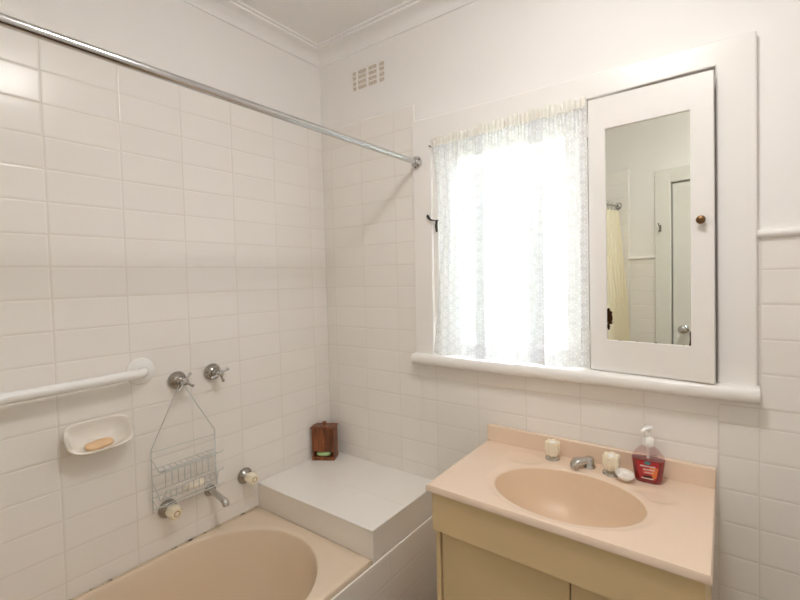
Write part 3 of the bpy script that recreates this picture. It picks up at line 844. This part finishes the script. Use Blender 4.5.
sg = obj('soap_bar', (lambda b: (ellipsoid(b, (0, 0, 0), .037, .020, .0115, e=.7), b)[1])(bm_new()), M_soapg)
cc = Matrix.Rotation(TH, 3, 'Z') @ Vector((W_ / 2 - .001, .011, .0288)); sg.location = V3(.020, -.139, LZ) + cc; sg.rotation_euler = (0, 0, TH)
tag(sg, 'pale green soap bar in the bottom slot of the wooden box', 'soap')

# ------------------------------------------------------------------ shower taps with cross handles
def cross_tap(y, z, label, spin, tilt):
    t = thing('shower_tap', label, 'tap', V3(0, y, z), 'cross-handled taps on the tiled wall')
    bm = bm_new(); lathe(bm, [(.033, .0005), (.034, .006), (.031, .014), (.022, .022), (.0165, .026), (.0155, .040), (.011, .043), (.009, .062)], (0, 0, 0), (1, 0, 0), 32); obj('flange', bm, M_pewter, t)
    bm = bm_new()
    lathe(bm, [(.012, .052), (.0135, .056), (.0135, .070), (.010, .076), (0, .079)], (0, 0, 0), (1, 0, 0), 24)
    for k in range(4):
        a = spin + k * pi / 2; d = Vector((0, cos(a), sin(a)))
        c0 = Vector((.063, 0, 0))
        tube(bm, [c0 + d * .008, c0 + d * .024, c0 + d * .033, c0 + d * .037, c0 + d * .0385], [.0048, .0045, .0065, .0055, .002], 12)
    obj('cross_handle', bm, M_chrome, t)
    return t
cross_tap(-.758, -.428, 'chrome cross-handled tap on the tiles with the wire caddy hung on it', radians(55), 0)
cross_tap(-.622, -.4225, 'chrome cross-handled tap on the tiles with nothing hung on it, above the bath', radians(20), 0)

# ------------------------------------------------------------------ bath taps with cream handles, and the bath spout
def bath_tap(y, z, label):
    t = thing('bath_tap', label, 'tap', V3(0, y, z), 'cream-handled taps over the bath')
    bm = bm_new(); lathe(bm, [(.033, .0005), (.034, .005), (.031, .012), (.022, .020), (.017, .024), (.015, .036)], (0, 0, 0), (1, 0, 0), 32); obj('flange', bm, M_pewter, t)
    bm = bm_new(); lathe(bm, [(.016, .030), (.021, .033), (.0245, .048), (.0235, .062), (.020, .074), (.018, .0765), (0, .0765)], (0, 0, 0), (1, 0, 0), 48, shape=lambda a, h: 1 + .06 * cos(6 * a)); h = obj('handle', bm, M_cream, t, angle=30)
    bm = bm_new()
    ring = [Vector((.0767, .0095 * cos(a), .0095 * sin(a))) for a in [2 * pi * k / 24 for k in range(24)]]
    tube(bm, ring, .0012, 6, closed=True); obj('index_ring', bm, M_ringmark, h)
    return t
bath_tap(-.810, -.899, 'cream handled bath tap beneath the wire caddy')
bath_tap(-.497, -.899, 'cream handled bath tap beside the tiled ledge')
bs = thing('bath_spout', 'slender chrome bath spout between the two cream bath taps', 'spout', V3(0, -.650, -.897))
bm = bm_new(); lathe(bm, [(.022, .0005), (.023, .004), (.021, .011), (.013, .016), (.0115, .024)], (0, 0, 0), (1, 0, 0), 28); obj('flange', bm, M_pewter, bs)
bm = bm_new(); tube(bm, [(.018, 0, 0), (.05, .001, -.006), (.085, .002, -.014), (.098, .002, -.017), (.108, .002, -.020), (.113, .002, -.027), (.114, .002, -.034)], [.0120, .0115, .0115, .0125, .0135, .0135, .0120], 18); obj('nozzle', bm, M_chromeb, bs)

# ------------------------------------------------------------------ wire shower caddy
cdy = thing('wire_caddy', 'white wire shower caddy hanging from a cross-handled tap', 'caddy', V3(.03, -.752, -.88))
WR = .0019
yl, yr = -.868, -.635
bm = bm_new()
tube(bm, [V3(.036, -.760, -.4145), V3(.038, -.768, -.440), V3(.036, -.820, -.549), V3(.033, yl + .001, -.650), V3(.029, yl, -.660), V3(.026, yl, -.885)], WR, 6)
tube(bm, [V3(.036, -.760, -.4145), V3(.038, -.752, -.440), V3(.036, -.693, -.549), V3(.033, yr - .001, -.650), V3(.029, yr, -.660), V3(.026, yr, -.875)], WR, 6)
tube(bm, [V3(.029, yl, -.662), V3(.029, yr, -.668)], WR * .9, 6)
for zz_ in (-.752, -.806): tube(bm, [V3(.027, yl, zz_), V3(.027, yr, zz_ - .003)], WR * .9, 6)
for k in range(8):
    yy = yl + .045 + (yr - yl - .075) * k / 7
    tube(bm, [V3(.027, yy, -.752), V3(.027, yy, -.808)], WR * .8, 5)
part('hanging_frame', bm, M_wire, cdy)
def basket(name, zb, zf, depth, teeth, drop):
    bm = bm_new()
    zt = zb
    # front rail, back rail and the bent ends that dip down to the floor of the shelf
    for yy, s in ((yl, 1), (yr, -1)):
        tube(bm, [V3(.028, yy, zt), V3(.034, yy + .002 * s, zt - .004), V3(.055, yy + .012 * s, zt - drop), V3(.062, yy + .014 * s, zt - drop - .002), V3(.086, yy + .022 * s, zf)], WR, 6)
    tube(bm, [V3(.086, yl + .022, zf), V3(.086, yr - .016, zf - .001), V3(.084, yr - .004, zf - .002), V3(.078, yr + .004, zf + .002)], WR * 1.1, 6)
    tube(bm, [V3(.028, yl, zt - drop + .004), V3(.028, yr, zt - drop + .003)], WR * .9, 6)
    tube(bm, [V3(.060, yl + .014, zt - drop), V3(.060, yr - .014, zt - drop)], WR * .8, 6)
    for k in range(teeth):
        yy = yl + .035 + (yr - yl - .07) * k / (teeth - 1)
        tube(bm, [V3(.028, yy, zt - drop + .004), V3(.060, yy, zt - drop), V3(.083, yy, zt - drop + .004), V3(.086, yy, zf)], WR * .75, 5)
    return part(name, bm, M_wire, cdy)
basket('upper_shelf', -.690, -.724, .06, 9, .040)
basket('lower_shelf', -.775, -.795, .06, 9, .058)
bm = bm_new()
for yy, s in ((yl, 1), (yr, -1)):
    tube(bm, [V3(.026, yy, -.835), V3(.050, yy + .006 * s, -.862), V3(.086, yy + .024 * s, -.850)], WR, 6)
tube(bm, [V3(.086, yl + .024, -.850), V3(.086, yr - .012, -.851), V3(.083, yr + .002, -.848)], WR * 1.1, 6)
tube(bm, [V3(.026, yl, -.872), V3(.026, yr, -.868)], WR * .9, 6)
part('towel_rail', bm, M_wire, cdy)
bm = bm_new(); ellipsoid(bm, (0, 0, 0), .020, .036, .0115, e=.75)
s2 = obj('soap_bar', bm, M_soapw); s2.location = V3(.064, -.735, -.8215); tag(s2, 'cream soap bar lying on the lower shelf of the wire caddy', 'soap')

# ------------------------------------------------------------------ grab rail
gr_ = thing('grab_rail', 'white tubular grab rail fixed to the left tiled wall', 'rail', V3(0, -1.25, -.372))
bm = bm_new()
pts = [V3(.004, -.880, -.369), V3(.020, -.880, -.369)]
for i in range(9):
    a = pi / 2 * i / 8; pts.append(V3(.020 + .038 * sin(a), -.880 - .038 * (1 - cos(a)), -.369))
pts += [V3(.058, -1.2, -.371), V3(.058, -1.58, -.373)]
for i in range(1, 9):
    a = pi / 2 * i / 8; pts.append(V3(.058 - .038 * (1 - cos(a)), -1.58 - .038 * sin(a), -.373))
pts += [V3(.004, -1.618, -.373)]
tube(bm, pts, .0165, 20); part('bar', bm, M_rail, gr_)
for y in (-.880, -1.618):
    bm = bm_new(); lathe(bm, [(.046, .0005), (.047, .004), (.044, .009), (.033, .0125), (.018, .0135)], V3(0, y, -.370), (1, 0, 0), 36); part('flange', bm, M_rail, gr_)

# ------------------------------------------------------------------ ceramic soap dish on the wall
cs = thing('wall_soap_dish', 'white ceramic soap dish fixed to the tiles below the grab rail', 'soap dish', V3(0, -1.022, -.60))
U_, Vv = .0915, .056
cen = V3(.040, -1.019, -.547); vdir = Vector((.66, 0, -.75)).normalized(); udir = Vector((0, 1, 0)); nd = vdir.cross(udir).normalized()
if nd.z < 0: nd = -nd
def dish_ring(su, sv, h, e0=2.6, sh=0):
    out = []
    for k in range(48):
        t = 2 * pi * k / 48
        e = e0 + (1.2 if sin(t) < 0 else -.3)
        cu = abs(cos(t)) ** (2 / e) * (1 if cos(t) >= 0 else -1); sv_ = abs(sin(t)) ** (2 / e) * (1 if sin(t) >= 0 else -1)
        # corners at the back (against the wall) are square, the front edge is rounder
        ee = 1.0
        p = cen + udir * (U_ * su * cu) + vdir * (Vv * sv * sv_ + sh) + nd * h
        p.x = max(p.x, .001 if h < -.0005 and su > .5 and sv > .5 or h >= 0 else .004); out.append(p)
    return out
bm = bm_new()
rings_mesh(bm, [dish_ring(.55, .5, -.044, 2.2, -.004), dish_ring(.80, .78, -.036, 2.4), dish_ring(.94, .95, -.016, 2.8), dish_ring(1.0, 1.02, -.003, 3.4), dish_ring(1.0, 1.02, .002, 3.4), dish_ring(.97, .96, .004, 3.2), dish_ring(.93, .88, .0, 3), dish_ring(.86, .80, -.012, 2.6), dish_ring(.74, .66, -.026, 2.4), dish_ring(.5, .42, -.032, 2.2), dish_ring(.2, .15, -.033, 2)], True, True)
part('dish', bm, M_cer, cs, angle=60)
bm = bm_new()
RM = Matrix((vdir, udir, nd)).transposed()
ellipsoid(bm, (0, 0, 0), .016, .040, .009, e=.8)
for v in bm.verts:
    v.co.z += .003 * sin(v.co.y * 90); 
s3 = obj('soap_bar', bm, M_soapo); s3.matrix_world = Matrix.Translation(cen - nd * .0165 + vdir * .024 - udir * .004) @ RM.to_4x4()
tag(s3, 'worn orange soap sliver in the ceramic dish on the wall', 'soap')

# ------------------------------------------------------------------ shower rod and curtain
RZ = .437; RX0 = .617
rod = thing('shower_rod', 'straight chrome shower curtain rod running along the bath from window frame to door wall', 'rod', V3(RX0, -.9, RZ))
bm = bm_new(); tube(bm, [V3(RX0, -.022, RZ), V3(RX0 + .002, -.9, RZ), V3(RX0, RY + .012, RZ)], .0115, 24); part('bar', bm, M_chrome, rod)
for y, d in ((AY, -1), (RY, 1)):
    bm = bm_new(); lathe(bm, [(.026, .0005), (.027, .004), (.025, .010), (.019, .014), (.016, .024), (.0135, .026)], V3(RX0, y, RZ), (0, d, 0), 28)
    fl = part('flange', bm, M_chrome, rod)
    for a in (.5, 2.6, 4.7):
        bm = bm_new(); lathe(bm, [(.0042, .009), (.0042, .0125), (.002, .0135), (0, .0136)], V3(RX0 + .0205 * cos(a), y, RZ + .0205 * sin(a)), (0, d, 0), 10); part('screw', bm, M_dark, fl)
sc = thing('shower_curtain', 'pale yellow shower curtain bunched at the door end of the rod', 'curtain', V3(RX0, -1.70, -.9))
bm = bm_new(); rows = []
NS = 150; ya, yb = -1.825, -1.50
for j in range(31):
    t = j / 30; z = RZ - .040 + (-1.03 + .04 - RZ) * t; row = []
    for i in range(NS + 1):
        s = i / NS
        am = .016 + .034 * min(1, t * 2.2)
        x = RX0 + .012 * t + am * sin(s * 2 * pi * 7 + .5 * sin(3 * t + s * 5)) ; y = ya + (yb - ya) * s * (1 + .05 * t) + .006 * sin(s * 40 + t * 3)
        row.append(bm.verts.new((x + .05 * max(0, t), y, Z(z))))
    rows.append(row)
for A, B in zip(rows, rows[1:]):
    for k in range(NS): bm.faces.new((A[k], A[k + 1], B[k + 1], B[k]))
cl = part('cloth', bm, M_wax, sc)
for k in range(7):
    y = ya + .012 + (yb - ya - .02) * k / 6
    bm = bm_new()
    tube(bm, [V3(RX0 + .0185 * cos(a), y, RZ - .012 + .0335 * sin(a)) for a in [2 * pi * q / 20 for q in range(20)]], .0018, 6, closed=True)
    part('ring', bm, M_chrome, sc)

# ------------------------------------------------------------------ coat hook on the door frame
ch = thing('coat_hook', 'small metal hook screwed to the white door frame, seen in the mirror', 'hook', V3(.915, RY + .016, .238))
bm = bm_new(); box(bm, -.007, .007, 0, .003, -.020, .028); obj('plate', bm, M_pewter, ch, bevel=.001)
bm = bm_new()
tube(bm, [(0, .003, .012), (0, .018, .016), (0, .032, .026), (0, .036, .038)], [.004, .0035, .0035, .005], 8)
tube(bm, [(0, .003, -.010), (0, .012, -.022), (0, .024, -.022), (0, .028, -.010)], [.004, .0035, .0035, .0045], 8)
obj('prongs', bm, M_pewter, ch)

# ------------------------------------------------------------------ ceiling light (above the camera; mirrored in the glossy tiles and the rod)
clt = thing('ceiling_light', 'round ceiling light with a warm glowing diffuser in the middle of the ceiling', 'light', V3(1.45, -.91, CZ))
bm = bm_new(); lathe(bm, [(.168, -.0005), (.171, -.012), (.163, -.020), (.153, -.022)], (0, 0, 0), (0, 0, 1), 40); obj('base', bm, M_white, clt)
M_lamp = bpy.data.materials.new('lit_diffuser'); M_lamp.use_nodes = True
b_ = M_lamp.node_tree.nodes['Principled BSDF']; b_.inputs['Base Color'].default_value = (.9, .88, .84, 1)
b_.inputs['Emission Color'].default_value = (*LAMP_COLOR, 1); b_.inputs['Emission Strength'].default_value = LAMP_STRENGTH
bm = bm_new(); lathe(bm, [(.152, -.022), (.149, -.034), (.135, -.052), (.108, -.068), (.068, -.078), (.025, -.082), (0, -.0825)], (0, 0, 0), (0, 0, 1), 40); obj('diffuser', bm, M_lamp, clt)
